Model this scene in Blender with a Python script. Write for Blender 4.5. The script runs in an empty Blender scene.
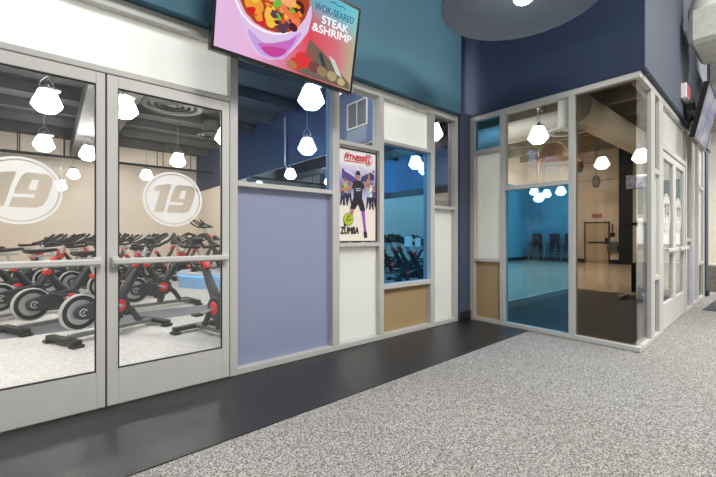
import bpy, bmesh, math, random
from mathutils import Vector, Matrix
random.seed(7)
PI = math.pi
scn = bpy.context.scene
COL = scn.collection

# ------------------------------------------------------------------ colour + materials
def S(r, g, b):
    def f(c):
        c /= 255.0
        return c / 12.92 if c <= 0.04045 else ((c + 0.055) / 1.055) ** 2.4
    return (f(r), f(g), f(b), 1.0)

def new_mat(name):
    m = bpy.data.materials.new(name); m.use_nodes = True
    nt = m.node_tree
    for n in list(nt.nodes): nt.nodes.remove(n)
    out = nt.nodes.new('ShaderNodeOutputMaterial')
    return m, nt, out

def principled(name, col, rough=.5, metal=0., spec=.5, noise=0., nscale=20., bump=0., bscale=200., emit=None, estr=0., coat=0.):
    m, nt, out = new_mat(name)
    p = nt.nodes.new('ShaderNodeBsdfPrincipled')
    p.inputs['Base Color'].default_value = col
    p.inputs['Roughness'].default_value = rough
    p.inputs['Metallic'].default_value = metal
    p.inputs['Specular IOR Level'].default_value = spec
    p.inputs['Coat Weight'].default_value = coat
    tc = nt.nodes.new('ShaderNodeTexCoord')
    if noise > 0:
        nz = nt.nodes.new('ShaderNodeTexNoise'); nz.inputs['Scale'].default_value = nscale
        nz.inputs['Detail'].default_value = 4
        nt.links.new(tc.outputs['Object'], nz.inputs['Vector'])
        r = nt.nodes.new('ShaderNodeValToRGB')
        r.color_ramp.elements[0].position = .3; r.color_ramp.elements[1].position = .7
        r.color_ramp.elements[0].color = tuple(c * (1 - noise) for c in col[:3]) + (1,)
        r.color_ramp.elements[1].color = tuple(min(1, c * (1 + noise)) for c in col[:3]) + (1,)
        nt.links.new(nz.outputs['Fac'], r.inputs['Fac'])
        nt.links.new(r.outputs['Color'], p.inputs['Base Color'])
    if bump > 0:
        nb = nt.nodes.new('ShaderNodeTexNoise'); nb.inputs['Scale'].default_value = bscale
        nt.links.new(tc.outputs['Object'], nb.inputs['Vector'])
        b = nt.nodes.new('ShaderNodeBump'); b.inputs['Strength'].default_value = bump; b.inputs['Distance'].default_value = .005
        nt.links.new(nb.outputs['Fac'], b.inputs['Height'])
        nt.links.new(b.outputs['Normal'], p.inputs['Normal'])
    if emit:
        p.inputs['Emission Color'].default_value = emit
        p.inputs['Emission Strength'].default_value = estr
    nt.links.new(p.outputs[0], out.inputs[0])
    return m

def glass(name, tint, refl=1.0, base=.04):
    """a clear or tinted sheet: two faces, each passing sqrt(tint); schlick reflection on each"""
    m, nt, out = new_mat(name)
    t = nt.nodes.new('ShaderNodeBsdfTransparent')
    t.inputs[0].default_value = tuple(math.sqrt(c) for c in tint) + (1,)
    g = nt.nodes.new('ShaderNodeBsdfGlossy'); g.inputs['Roughness'].default_value = 0.0
    lw = nt.nodes.new('ShaderNodeLayerWeight'); lw.inputs['Blend'].default_value = .5
    pw = nt.nodes.new('ShaderNodeMath'); pw.operation = 'POWER'; pw.inputs[1].default_value = 5
    ma = nt.nodes.new('ShaderNodeMath'); ma.operation = 'MULTIPLY_ADD'
    ma.inputs[1].default_value = (1 - base) * refl * .8; ma.inputs[2].default_value = base * refl
    mx = nt.nodes.new('ShaderNodeMixShader')
    nt.links.new(lw.outputs['Facing'], pw.inputs[0]); nt.links.new(pw.outputs[0], ma.inputs[0])
    nt.links.new(ma.outputs[0], mx.inputs[0]); nt.links.new(t.outputs[0], mx.inputs[1]); nt.links.new(g.outputs[0], mx.inputs[2])
    nt.links.new(mx.outputs[0], out.inputs[0])
    return m

def frosted(name, col, trans=.5, rough=.15, clear=0.0):
    m, nt, out = new_mat(name)
    p = nt.nodes.new('ShaderNodeBsdfPrincipled')
    p.inputs['Base Color'].default_value = col; p.inputs['Roughness'].default_value = rough
    tr = nt.nodes.new('ShaderNodeBsdfTranslucent'); tr.inputs[0].default_value = col
    mx = nt.nodes.new('ShaderNodeMixShader'); mx.inputs[0].default_value = trans
    nt.links.new(p.outputs[0], mx.inputs[1]); nt.links.new(tr.outputs[0], mx.inputs[2])
    last = mx
    if clear > 0:
        t = nt.nodes.new('ShaderNodeBsdfTransparent'); t.inputs[0].default_value = col
        m2 = nt.nodes.new('ShaderNodeMixShader'); m2.inputs[0].default_value = clear
        nt.links.new(mx.outputs[0], m2.inputs[1]); nt.links.new(t.outputs[0], m2.inputs[2]); last = m2
    nt.links.new(last.outputs[0], out.inputs[0])
    return m

def emitter(name, col, strength):
    m, nt, out = new_mat(name)
    e = nt.nodes.new('ShaderNodeEmission'); e.inputs[0].default_value = col; e.inputs[1].default_value = strength
    nt.links.new(e.outputs[0], out.inputs[0])
    return m

def carpet(name, stops, scale=105., rough=.95):
    m, nt, out = new_mat(name)
    p = nt.nodes.new('ShaderNodeBsdfPrincipled'); p.inputs['Roughness'].default_value = rough
    p.inputs['Specular IOR Level'].default_value = .15
    tc = nt.nodes.new('ShaderNodeTexCoord')
    v = nt.nodes.new('ShaderNodeTexVoronoi'); v.inputs['Scale'].default_value = scale
    sp = nt.nodes.new('ShaderNodeSeparateColor')
    r = nt.nodes.new('ShaderNodeValToRGB'); r.color_ramp.interpolation = 'CONSTANT'
    els = r.color_ramp.elements
    els[0].position = stops[0][0]; els[0].color = stops[0][1]
    els[1].position = stops[1][0]; els[1].color = stops[1][1]
    for pos, c in stops[2:]:
        e = els.new(pos); e.color = c
    nz = nt.nodes.new('ShaderNodeTexNoise'); nz.inputs['Scale'].default_value = 1.2
    mr = nt.nodes.new('ShaderNodeMapRange'); mr.inputs['To Min'].default_value = .9; mr.inputs['To Max'].default_value = 1.08
    mu = nt.nodes.new('ShaderNodeVectorMath'); mu.operation = 'SCALE'
    nt.links.new(tc.outputs['Object'], v.inputs['Vector']); nt.links.new(v.outputs['Color'], sp.inputs[0])
    nt.links.new(sp.outputs[0], r.inputs['Fac']); nt.links.new(tc.outputs['Object'], nz.inputs['Vector'])
    nt.links.new(nz.outputs['Fac'], mr.inputs['Value']); nt.links.new(r.outputs['Color'], mu.inputs[0])
    nt.links.new(mr.outputs[0], mu.inputs['Scale']); nt.links.new(mu.outputs[0], p.inputs['Base Color'])
    b = nt.nodes.new('ShaderNodeBump'); b.inputs['Strength'].default_value = .3; b.inputs['Distance'].default_value = .004
    nt.links.new(v.outputs['Distance'], b.inputs['Height']); nt.links.new(b.outputs['Normal'], p.inputs['Normal'])
    nt.links.new(p.outputs[0], out.inputs[0])
    return m

def woodfloor(name):
    m, nt, out = new_mat(name)
    p = nt.nodes.new('ShaderNodeBsdfPrincipled'); p.inputs['Roughness'].default_value = .14
    tc = nt.nodes.new('ShaderNodeTexCoord')
    br = nt.nodes.new('ShaderNodeTexBrick'); br.inputs['Scale'].default_value = 1.0
    br.inputs['Brick Width'].default_value = 1.6; br.inputs['Row Height'].default_value = .08
    br.inputs['Mortar Size'].default_value = .002
    br.inputs['Color1'].default_value = S(240, 224, 200); br.inputs['Color2'].default_value = S(230, 212, 184); br.inputs['Mortar'].default_value = S(180, 155, 128)
    nt.links.new(tc.outputs['Object'], br.inputs['Vector']); nt.links.new(br.outputs['Color'], p.inputs['Base Color'])
    nt.links.new(p.outputs[0], out.inputs[0])
    return m

M = {}
M['frame'] = principled('painted aluminium frame', S(199, 198, 194), .42, spec=.4, noise=.03, nscale=6)
M['doorframe'] = principled('pale door aluminium', S(208, 207, 203), .42, spec=.4, noise=.03, nscale=6)
M['steel'] = principled('brushed steel', S(190, 190, 188), .3, metal=.9)
M['gasket'] = principled('black gasket', S(30, 30, 32), .7)
M['clear'] = glass('clear glass', (.93, .95, .94), 1.2)
M['blue'] = glass('blue film glass', (.11, .36, .64), .9)
M['blue2'] = glass('light blue film glass', (.17, .44, .66), .9)
M['deepblue'] = glass('deep blue film glass', (.26, .40, .60), .9)
M['amber'] = glass('bronze film glass', (.34, .285, .225), .8)
M['smoke'] = glass('smoke film glass', (.22, .22, .23), .9)
M['lav'] = frosted('lavender frosted glass', S(174, 181, 208), .30, .10, .05)
M['white'] = frosted('white frosted glass', S(248, 249, 246), .62, .3)
M['tan'] = frosted('tan frosted glass', S(198, 174, 134), .25, .12, .12)
M['decal'] = frosted('white vinyl decal', S(250, 249, 248), .6, .6)
M['teal'] = principled('teal wall paint', S(74, 118, 138), .75, noise=.03, nscale=2, bump=.08)
M['navy'] = principled('navy wall paint', S(34, 51, 80), .7, noise=.03, nscale=2, bump=.08)
M['slate'] = principled('slate blue wall tone', S(94, 101, 116), .7, noise=.03, nscale=2, bump=.08)  # one even tone, lighter and greyer than the navy wall
M['navytrim'] = principled('navy column paint', S(74, 83, 104), .65, noise=.02, nscale=3)
M['beige'] = principled('beige wall paint', S(243, 230, 213), .8, noise=.02, nscale=2, bump=.05)
M['cream'] = principled('cream wall paint', S(222, 214, 190), .8, noise=.02, nscale=2)
M['darkceil'] = principled('charcoal ceiling', S(78, 78, 79), .9, noise=.15, nscale=3)
M['darkduct'] = principled('charcoal duct', S(72, 72, 72), .6, noise=.08, nscale=4)
M['grille'] = principled('dark grille', S(48, 52, 62), .7)
M['blackpaint'] = principled('black paint', S(24, 24, 26), .5)
M['studioceil'] = principled('pale studio ceiling', S(150, 142, 126), .85, noise=.08, nscale=3)
M['studioduct'] = principled('pale studio duct', S(190, 188, 180), .6, noise=.04, nscale=3)
M['carpet'] = carpet('speckled grey carpet', [(0, S(92, 90, 86)), (.22, S(134, 131, 127)), (.5, S(164, 161, 156)), (.8, S(200, 198, 193))], 210)
M['carpet2'] = carpet('speckled pale carpet', [(0, S(160, 157, 152)), (.2, S(190, 187, 182)), (.55, S(208, 205, 200)), (.8, S(228, 226, 222))], 210)
M['rubber'] = carpet('black rubber floor', [(0, S(36, 36, 38)), (.55, S(40, 40, 42)), (.85, S(44, 44, 46)), (.97, S(60, 60, 63))], 160, .36)
M['rubber'].node_tree.nodes['Principled BSDF'].inputs['Specular IOR Level'].default_value = .5
M['rubber2'] = principled('charcoal rubber floor', S(112, 114, 120), .6, noise=.08, nscale=60)
M['rubber3'] = principled('dark studio rubber floor', S(46, 46, 48), .6, noise=.08, nscale=60)
M['matrug'] = principled('charcoal entrance mat', S(70, 72, 76), .9, noise=.2, nscale=80)
M['wood'] = woodfloor('maple sprung floor')
M['mirror'] = principled('wall mirror', (.80, .83, .83, 1), .0, metal=1)
M['base'] = principled('black baseboard vinyl', S(24, 24, 27), .4)
M['bezel'] = principled('black screen bezel', S(16, 16, 18), .25)
M['lampglass'] = emitter('lit opal glass', (1, .965, .92, 1), 68)
M['lampglass2'] = emitter('dim lit opal glass', (1, .97, .92, 1), 9)
M['lampglass3'] = emitter('studio lit opal glass', (1, .965, .92, 1), 11)
M['lampsmall'] = emitter('lit lamp globe', (1, .99, .9, 1), 28.0)
M['galv'] = principled('galvanised lamp metal', S(172, 172, 170), .4, metal=.6)
M['dome'] = principled('dark dome shade', S(104, 113, 128), .6, noise=.05, nscale=8)
M['bikedark'] = principled('charcoal bike shell', S(46, 48, 52), .45, noise=.05, nscale=12)
M['bikeblack'] = principled('black bike rubber', S(22, 22, 24), .6)
M['bikered'] = principled('red bike accent', S(226, 40, 44), .4)
M['bikesilver'] = principled('silver bike metal', S(196, 198, 198), .35, metal=.4)
M['bikegrey'] = principled('grey bike tube', S(120, 122, 124), .4, metal=.4)
M['stage'] = principled('pale stage carpet', S(196, 204, 216), .8, noise=.05, nscale=30)
M['stageside'] = principled('pale blue stage side', S(150, 190, 230), .5)
M['stageglow'] = emitter('blue stage edge light', S(110, 185, 250), 1.6)
M['paper'] = principled('white paper', S(240, 240, 238), .8)
M['red'] = principled('red sign paint', S(205, 40, 40), .5)
M['exitface'] = emitter('lit pink exit sign face', S(226, 150, 146), .7)
M['exitred'] = emitter('lit red exit lettering', S(216, 84, 76), 1.0)
M['signhouse'] = principled('white sign housing', S(228, 226, 222), .5)
M['copper'] = principled('brown copper shade', S(172, 142, 118), .55, metal=.1)
M['doorpaint'] = principled('beige metal door paint', S(206, 186, 158), .5)
M['darkdoor'] = principled('brown door trim', S(92, 74, 58), .5)
M['white_paint'] = principled('white duct insulation', S(206, 208, 198), .85, noise=.08, nscale=14, bump=.6, bscale=40)
M['stone'] = principled('brown stone', S(130, 120, 110), .8, noise=.25, nscale=18)
M['ivory'] = principled('ivory wall panel', S(214, 210, 200), .7)
M['teal2'] = principled('deep teal wall paint', S(52, 104, 118), .8)
M['winlit'] = emitter('bright far window', (1, 1, .98, 1), 1.6)
M['gymframe'] = principled('silver gym frame', S(200, 202, 204), .35, metal=.5)

# ------------------------------------------------------------------ mesh builder
class MB:
    def __init__(s): s.bm = bmesh.new()
    def box(s, x0, x1, y0, y1, z0, z1, mt=None):
        vs = [s.bm.verts.new((x, y, z)) for z in (z0, z1) for y in (y0, y1) for x in (x0, x1)]
        if mt is not None:
            for v in vs: v.co = mt @ v.co
        for f in ((0, 2, 3, 1), (4, 5, 7, 6), (0, 1, 5, 4), (2, 6, 7, 3), (0, 4, 6, 2), (1, 3, 7, 5)):
            s.bm.faces.new([vs[i] for i in f])
        return s
    def lathe(s, prof, seg=24, mt=None, closed=False):
        """prof: [(r,z)...] about local z"""
        rings = []
        for r, z in prof:
            if r < 1e-6:
                v = s.bm.verts.new((0, 0, z)); rings.append([v])
            else:
                rings.append([s.bm.verts.new((r * math.cos(2 * PI * i / seg), r * math.sin(2 * PI * i / seg), z)) for i in range(seg)])
        if mt is not None:
            for rg in rings:
                for v in rg: v.co = mt @ v.co
        pairs = list(zip(rings[:-1], rings[1:]))
        if closed: pairs.append((rings[-1], rings[0]))
        for a, b in pairs:
            for i in range(seg):
                j = (i + 1) % seg
                if len(a) == 1 and len(b) == 1: continue
                if len(a) == 1: s.bm.faces.new((a[0], b[j], b[i]))
                elif len(b) == 1: s.bm.faces.new((a[i], a[j], b[0]))
                else: s.bm.faces.new((a[i], a[j], b[j], b[i]))
        return s
    def rod(s, p0, p1, r0, r1=None, seg=10):
        r1 = r0 if r1 is None else r1
        p0, p1 = Vector(p0), Vector(p1); d = p1 - p0
        q = d.to_track_quat('Z', 'Y').to_matrix().to_4x4(); q.translation = p0
        L = d.length
        return s.lathe([(0, 0), (r0, 0), (r1, L), (0, L)], seg, q)
    def tube(s, pts, r, seg=8, closed=False):
        pts = [Vector(p) for p in pts]; n = len(pts); rings = []
        rs = r if isinstance(r, (list, tuple)) else [r] * n
        up = None
        for i in range(n):
            a = pts[i - 1] if (i > 0 or closed) else pts[i]
            b = pts[(i + 1) % n] if (i < n - 1 or closed) else pts[i]
            d = (b - a).normalized()
            if up is None:
                up = Vector((0, 0, 1)) if abs(d.z) < .9 else Vector((1, 0, 0))
            sx = d.cross(up).normalized(); up = sx.cross(d).normalized()
            rings.append([s.bm.verts.new(pts[i] + (sx * math.cos(2 * PI * k / seg) + up * math.sin(2 * PI * k / seg)) * rs[i]) for k in range(seg)])
        m = n if closed else n - 1
        for i in range(m):
            a, b = rings[i], rings[(i + 1) % n]
            for k in range(seg):
                l = (k + 1) % seg
                s.bm.faces.new((a[k], b[k], b[l], a[l]))
        if not closed:
            s.bm.faces.new(rings[0]); s.bm.faces.new(list(reversed(rings[-1])))
        return s
    def prism(s, poly, y0, y1, mt=None):
        """poly [(x,z)] extruded along y"""
        a = [s.bm.verts.new((x, y0, z)) for x, z in poly]; b = [s.bm.verts.new((x, y1, z)) for x, z in poly]
        if mt is not None:
            for v in a + b: v.co = mt @ v.co
        n = len(poly)
        s.bm.faces.new(a); s.bm.faces.new(list(reversed(b)))
        for i in range(n):
            j = (i + 1) % n
            s.bm.faces.new((a[i], b[i], b[j], a[j]))
        return s
    def build(s, name, mat, parent=None, loc=(0, 0, 0), rz=0, bevel=0, smooth=False, label=None, norm=True):
        if norm: bmesh.ops.recalc_face_normals(s.bm, faces=s.bm.faces[:])
        if bevel > 0:
            bmesh.ops.bevel(s.bm, geom=s.bm.edges[:], offset=bevel, segments=1, affect='EDGES', clamp_overlap=True)
        me = bpy.data.meshes.new(name)
        s.bm.to_mesh(me); s.bm.free()
        if smooth:
            for p in me.polygons: p.use_smooth = True
            try: me.set_sharp_from_angle(angle=math.radians(38))
            except Exception: pass
        me.materials.append(mat)
        o = bpy.data.objects.new(name, me); COL.objects.link(o)
        o.location = loc; o.rotation_euler = (0, 0, rz)
        if parent is not None: o.parent = parent
        if label: o['label'] = label
        return o

def tag(o, label, cat, group=None, kind=None):
    o['label'] = label; o['category'] = cat
    if group: o['group'] = group
    if kind: o['kind'] = kind
    return o
def empty(name, loc=(0, 0, 0), rz=0, label=None, cat=None, group=None, kind=None):
    o = bpy.data.objects.new(name, None); COL.objects.link(o)
    o.location = loc; o.rotation_euler = (0, 0, rz); o.empty_display_size = .1
    if label: tag(o, label, cat, group, kind)
    return o
def copy_tree(o, parent=None):
    c = o.copy(); COL.objects.link(c)
    if parent is not None: c.parent = parent
    for ch in [x for x in COL.objects if x.parent == o]: copy_tree(ch, c)
    return c

def struct(name, mb, mat, label, cat, bevel=0, **k):
    o = mb.build(name, mat, bevel=bevel, **k); tag(o, label, cat, kind='structure'); return o

def curve_mesh(name, polys, mat, depth=.001, parent=None, loc=(0, 0, 0), label=None):
    """closed 2D outlines (even-odd filled) in local x,z standing in the plane y=0, extruded to thickness"""
    cu = bpy.data.curves.new(name, 'CURVE'); cu.dimensions = '2D'; cu.fill_mode = 'BOTH'; cu.extrude = depth / 2
    for poly in polys:
        sp = cu.splines.new('POLY'); sp.points.add(len(poly) - 1); sp.use_cyclic_u = True
        for p, (x, z) in zip(sp.points, poly): p.co = (x, z, 0, 1)
    return _conv(name, cu, mat, parent, loc, label)
def _conv(name, cu, mat, parent, loc, label):
    t = bpy.data.objects.new(name + '_source', cu); COL.objects.link(t)
    bpy.context.view_layer.update()
    dg = bpy.context.evaluated_depsgraph_get()
    me = bpy.data.meshes.new_from_object(t.evaluated_get(dg))
    COL.objects.unlink(t); bpy.data.objects.remove(t)
    for v in me.vertices:
        x, y, z = v.co; v.co = (x, -z, y)
    me.materials.clear(); me.materials.append(mat); me.name = name
    o = bpy.data.objects.new(name, me); COL.objects.link(o)
    o.location = loc
    if parent is not None: o.parent = parent
    if label: o['label'] = label
    return o
def _text_mesh(name, body, size, mat, parent=None, loc=(0, 0, 0), width=None, shear=0, slope=0, label=None, align='LEFT'):
    cu = bpy.data.curves.new(name, 'FONT'); cu.body = body; cu.size = size; cu.extrude = .0006; cu.shear = shear
    cu.align_x = align
    o = _conv(name, cu, mat, parent, loc, label)
    if width:
        xs = [v.co.x for v in o.data.vertices]; w = max(xs) - min(xs); k = width / w
        for v in o.data.vertices: v.co.x *= k
    if slope:
        for v in o.data.vertices: v.co.z += v.co.x * slope
    return o
def text_mesh(*a, bold=0., **k):
    o = _text_mesh(*a, **k)
    if bold:                                   # heavier strokes: the same letters laid again a hair to each side
        bm = bmesh.new()
        for dx, dz, dy in ((0, 0, 0), (bold, 0, .00005), (-bold, 0, .0001), (0, bold, .00015), (0, -bold, .0002)):
            me = o.data.copy()
            for v in me.vertices: v.co.x += dx; v.co.z += dz; v.co.y += dy
            bm.from_mesh(me); bpy.data.meshes.remove(me)
        bm.to_mesh(o.data); bm.free()
    return o
def smooth(pts, n=6):
    out = []; m = len(pts)
    for i in range(m):
        p0, p1, p2, p3 = (Vector(pts[(i + k) % m]) for k in (-1, 0, 1, 2))
        for q in range(n):
            t = q / n
            v = .5 * (2 * p1 + (p2 - p0) * t + (2 * p0 - 5 * p1 + 4 * p2 - p3) * t * t + (3 * p1 - p0 - 3 * p2 + p3) * t ** 3)
            out.append((v.x, v.y))
    return out
def circle(cx, cz, r, n=40, rx=None): return [(cx + (rx or r) * math.cos(2 * PI * i / n), cz + r * math.sin(2 * PI * i / n)) for i in range(n)]
def strip_poly(pts, w):
    """outline of a thick polyline"""
    L, R = [], []
    for i, p in enumerate(pts):
        a = Vector(pts[max(0, i - 1)]); b = Vector(pts[min(len(pts) - 1, i + 1)]); d = (b - a).normalized(); n = Vector((-d.y, d.x))
        ww = w[i] if isinstance(w, (list, tuple)) else w
        L.append(tuple(Vector(p) + n * ww / 2)); R.append(tuple(Vector(p) - n * ww / 2))
    return L + R[::-1]

# ------------------------------------------------------------------ camera
FPX, CAMH = 370.0, 1.085
VIEW = math.radians(50.194)            # heading from the storefront's direction (+X)
cam = bpy.data.cameras.new('camera'); cam.sensor_fit = 'HORIZONTAL'; cam.sensor_width = 36.0
cam.lens = FPX / 716.0 * 36.0
cam.shift_y = -(238.5 - 236.0) / 716.0
cam.clip_start = .02; cam.clip_end = 200
co = bpy.data.objects.new('camera', cam); COL.objects.link(co)
co.location = (0, 0, CAMH)
co.rotation_euler = (PI / 2, 0, VIEW - PI / 2)
scn.camera = co

# ------------------------------------------------------------------ setting
YL, XB = 2.80, 4.20
TH = math.radians(1.84); OX, OY = 4.2, .955          # doorway side of the corner studio

struct('floor_hall', MB().box(-6, 17.5, -9, 2.85, -.1, 0), M['carpet'], 'speckled grey carpet of the open hallway', 'floor')
struct('floor_rubber_strip', MB().prism([(-4, 2.80), (-4, 1.92), (.5, 1.945), (4.25, 2.0), (4.25, 2.80)], 0, 1, Matrix(((1, 0, 0, 0), (0, 0, 1, 0), (0, .006, 0, 0), (0, 0, 0, 1)))),
       M['rubber'], 'black rubber floor strip along the glass storefront', 'floor')
struct('floor_cycle_room', MB().box(-1.3, 4.15, 2.86, 14, -.1, 0), M['carpet2'], 'pale speckled carpet inside the cycling room', 'floor')
struct('floor_cycle_strip', MB().box(-1.3, 4.1, 5.38, 6.03, 0, .004), M['rubber2'], 'dark rubber band across the cycling room carpet', 'floor')
struct('floor_studio', MB().box(4.2, 17.5, 2.86, 9, -.1, .004), M['wood'], 'glossy pale wood floor of the studio', 'floor')
struct('floor_studio_end', MB().box(8.24, 17.2, 1.5, 2.86, 0, .004), M['wood'], 'glossy pale wood floor at the far end of the studio', 'floor')
struct('floor_studio_rubber', MB().box(4.3, 8.24, 1.1, 3.07, .0, .006), M['rubber3'], 'charcoal rubber floor just inside the corner studio glass', 'floor')
struct('trim_1', MB().box(4.3, 8.24, 3.07, 3.11, .004, .016).box(8.24, 8.27, 1.1, 3.11, .004, .016), principled('pale floor edging', S(226, 224, 220), .3), 'pale edging between rubber and wood floor of the studio', 'floor edging')

struct('wall_left', MB().box(-4, 3.955, 2.73, 2.92, 2.612, 5.6), M['teal'], 'teal wall above the storefront glazing', 'wall')
struct('wall_front', MB().box(-4, -1.3, 2.82, 2.92, 0, 2.612), M['teal'], 'teal wall beside the storefront doors', 'wall')
struct('wall_navy', MB().box(4.19, 4.33, .925, 2.92, 2.622, 5.6), M['navy'], 'dark navy wall above the corner studio glazing', 'wall')
wr = struct('wall_right', MB().box(-.006, 5.3, -.036, .12, 2.640, 5.6), M['slate'], 'slate blue wall above the double door entrance', 'wall')
wr.location = (OX, OY, 0); wr.rotation_euler = (0, 0, TH)
struct('column', MB().box(3.99, 4.22, 2.765, 2.95, 0, 2.66), M['navytrim'], 'navy column in the corner between the two glazed fronts', 'column')
struct('baseboard_corner', MB().box(3.975, 4.14, 2.742, 2.764, 0.006, .125).box(4.14, 4.19, 2.742, 2.764, .006, .125), M['base'], 'black baseboard at the foot of the navy column', 'baseboard', bevel=.004)

# cycling room shell
struct('wall_back', MB().box(-1.4, 4.2, 14, 14.15, 0, 4), M['beige'], 'beige back wall of the cycling room', 'wall')
struct('wall_side', MB().box(-1.45, -1.3, 2.92, 14, 0, 4), M['beige'], 'beige side wall of the cycling room', 'wall')
struct('wall_partition', MB().box(4.10, 4.2, 2.95, 14, 0, 2.66), M['beige'], 'beige partition between cycling room and studio', 'wall')
struct('wall_bulkhead', MB().box(4.07, 4.2, 2.95, 14, 2.66, 4.6), M['navy'], 'navy upper wall across the cycling room', 'wall')
struct('wall_side_band', MB().box(-1.3, -1.28, 2.95, 14, 2.66, 3.94), principled('mid blue wall paint', S(104, 140, 182), .8), 'blue upper band on the side wall of the cycling room', 'wall')
struct('wall_side_stripe', MB().box(-1.3, -1.285, 2.95, 14, 2.44, 2.66), M['bikedark'], 'dark stripe under the navy band on the cycling room side wall', 'wall')
struct('ceiling_cycle_room', MB().box(-1.45, 4.2, 2.92, 14.1, 3.95, 4.05), M['darkceil'], 'charcoal open ceiling of the cycling room', 'ceiling')
struct('baseboard_back', MB().box(-1.3, 4.1, 13.98, 14, .004, .12), M['base'], 'dark baseboard of the cycling room back wall', 'baseboard')
mir = MB().box(4.085, 4.10, 2.95, 9.6, .12, 2.64).build('wall_mirror', M['mirror'])
tag(mir, 'large wall mirror under the navy bulkhead in the cycling room', 'mirror')

# studio shell
struct('wall_studio_back', MB().box(4.2, 17.6, 8.0, 8.15, 0, 5), M['beige'], 'beige long wall of the studio', 'wall')
struct('wall_studio_far', MB().box(16.8, 16.95, 4.48, 8, 0, 5), M['beige'], 'beige far wall of the studio with the exit door', 'wall')
struct('wall_studio_end', MB().box(16.7, 16.95, 4.05, 4.48, 0, 5), M['blackpaint'], 'dark wall section beside the studio exit door', 'wall')
struct('wall_studio_gym', MB().box(16.75, 16.95, 1.7, 4.05, 0, 5), M['ivory'], 'ivory gym wall section behind the corner glass', 'wall')
struct('wall_studio_accent', MB().box(4.2, 16.8, 7.985, 8.0, 0, 3.3).box(16.785, 16.8, 5.95, 7.985, 0, 3.3), principled('blue studio accent paint', S(108, 164, 186), .75), 'blue painted lower walls in the studio corner', 'wall')
struct('ceiling_studio', MB().box(4.33, 17.6, 1.3, 8.1, 4.7, 4.8), M['studioceil'], 'pale open ceiling of the studio', 'ceiling')
struct('wall_pilaster', MB().box(11.5, 12.1, 7.9, 8.0, 0, 4.7).box(14.4, 14.7, 7.9, 8.0, 0, 4.7), M['navytrim'], 'pair of dark pilasters on the studio long wall', 'wall')
struct('baseboard_studio', MB().box(16.77, 16.785, 4.48, 7.97, .006, .16).box(4.2, 16.785, 7.97, 7.985, .006, .16), M['base'], 'dark baseboard round the studio', 'baseboard')

# ------------------------------------------------------------------ left storefront
F0, F1 = YL - .0, YL + .115
def member(parent, name, x0, x1, z0, z1, y0=F0, y1=F1, mat='frame', label=None):
    return MB().box(x0, x1, y0, y1, z0, z1).build(name, M[mat], parent, bevel=.003, label=label)
def pane(parent, x0, x1, z0, z1, mat, y=2.86, t=.006, label=None, name='pane'):
    return MB().box(x0, x1, y, y + t, z0, z1).build(name, M[mat], parent, label=label)
w = empty('window_1', (0, 0, 0), 0, 'aluminium framed glazed storefront of the cycling room', 'storefront window', kind='structure')
ZT = 2.605
member(w, 'head_rail', -1.3, 3.99, 2.533, ZT)
member(w, 'transom_rail', -1.3, 1.062, 2.112, 2.150)
member(w, 'sill_rail', 1.122, 3.99, .006, .055)
for a, b, z0 in ((1.060, 1.122, .006), (2.028, 2.108, .055), (2.628, 2.690, .055), (3.452, 3.528, .055), (3.932, 3.99, .055)):
    member(w, 'mullion', a, b, z0, 2.533)
member(w, 'door_jamb', -.575, -.515, .006, 2.112)
# narrow bright stops beside the glass
member(w, 'transom_rail', 1.122, 2.028, 1.474, 1.512)
member(w, 'transom_rail', 2.108, 2.628, 1.962, 2.0)
member(w, 'transom_rail', 2.108, 2.628, .98, 1.017)
member(w, 'transom_rail', 2.690, 3.452, 2.064, 2.100)
member(w, 'transom_rail', 2.690, 3.452, .523, .572)
member(w, 'transom_rail', 3.528, 3.932, 1.412, 1.45)
pane(w, -1.3, 1.062, 2.150, 2.533, 'white', label='white frosted transom panel above the doors')
pane(w, 1.122, 2.028, 1.512, 2.533, 'deepblue', label='deep blue tinted upper glass')
pane(w, 1.122, 2.028, .055, 1.474, 'lav', label='lavender frosted glass panel')
pane(w, 2.108, 2.628, 2.0, 2.533, 'clear', label='clear glass above the dance poster')
pane(w, 2.108, 2.628, .055, .98, 'white', label='white frosted panel under the poster')
pane(w, 2.690, 3.452, 2.1, 2.533, 'white', label='white frosted panel above the blue glass')
pane(w, 2.690, 3.452, .572, 2.064, 'blue', label='blue tinted glass')
pane(w, 2.690, 3.452, .055, .523, 'tan', label='tan frosted panel under the blue glass')
pane(w, 3.528, 3.932, 1.45, 2.533, 'smoke', label='slim smoked glass')
pane(w, 3.528, 3.932, .055, 1.412, 'white', label='slim white frosted panel')

# the 19 emblem: disc with a slanted 1 and 9 cut out, ring round it
def emblem(parent, cx, cz, R, y, name='emblem'):
    def T(px): return [(cx + (x - 252) / 131. * R, cz - (yy - 237) / 131. * R) for x, yy in px]
    one = T([(166, 194), (178, 178), (214, 168), (243, 165), (226, 226), (208, 300), (168, 300), (186, 226), (192, 200), (176, 204)])
    nine = T([(256, 182), (270, 166), (332, 166), (350, 178), (350, 204), (332, 270), (320, 292), (300, 302), (221, 302), (231, 263), (294, 263), (297, 250), (236, 250), (238, 234), (247, 206)])
    hole = T([(287, 192), (309, 192), (299, 232), (276, 232)])
    disc = curve_mesh(name, [circle(cx, cz, R * .885, 56), one, nine, hole], M['decal'], .0012, parent, (0, y, 0), label='white disc with the numeral 19 cut out')
    ring = curve_mesh('emblem_ring', [circle(cx, cz, R, 64), circle(cx, cz, R * .925, 64)], M['decal'], .0012, disc)
    return disc

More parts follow.
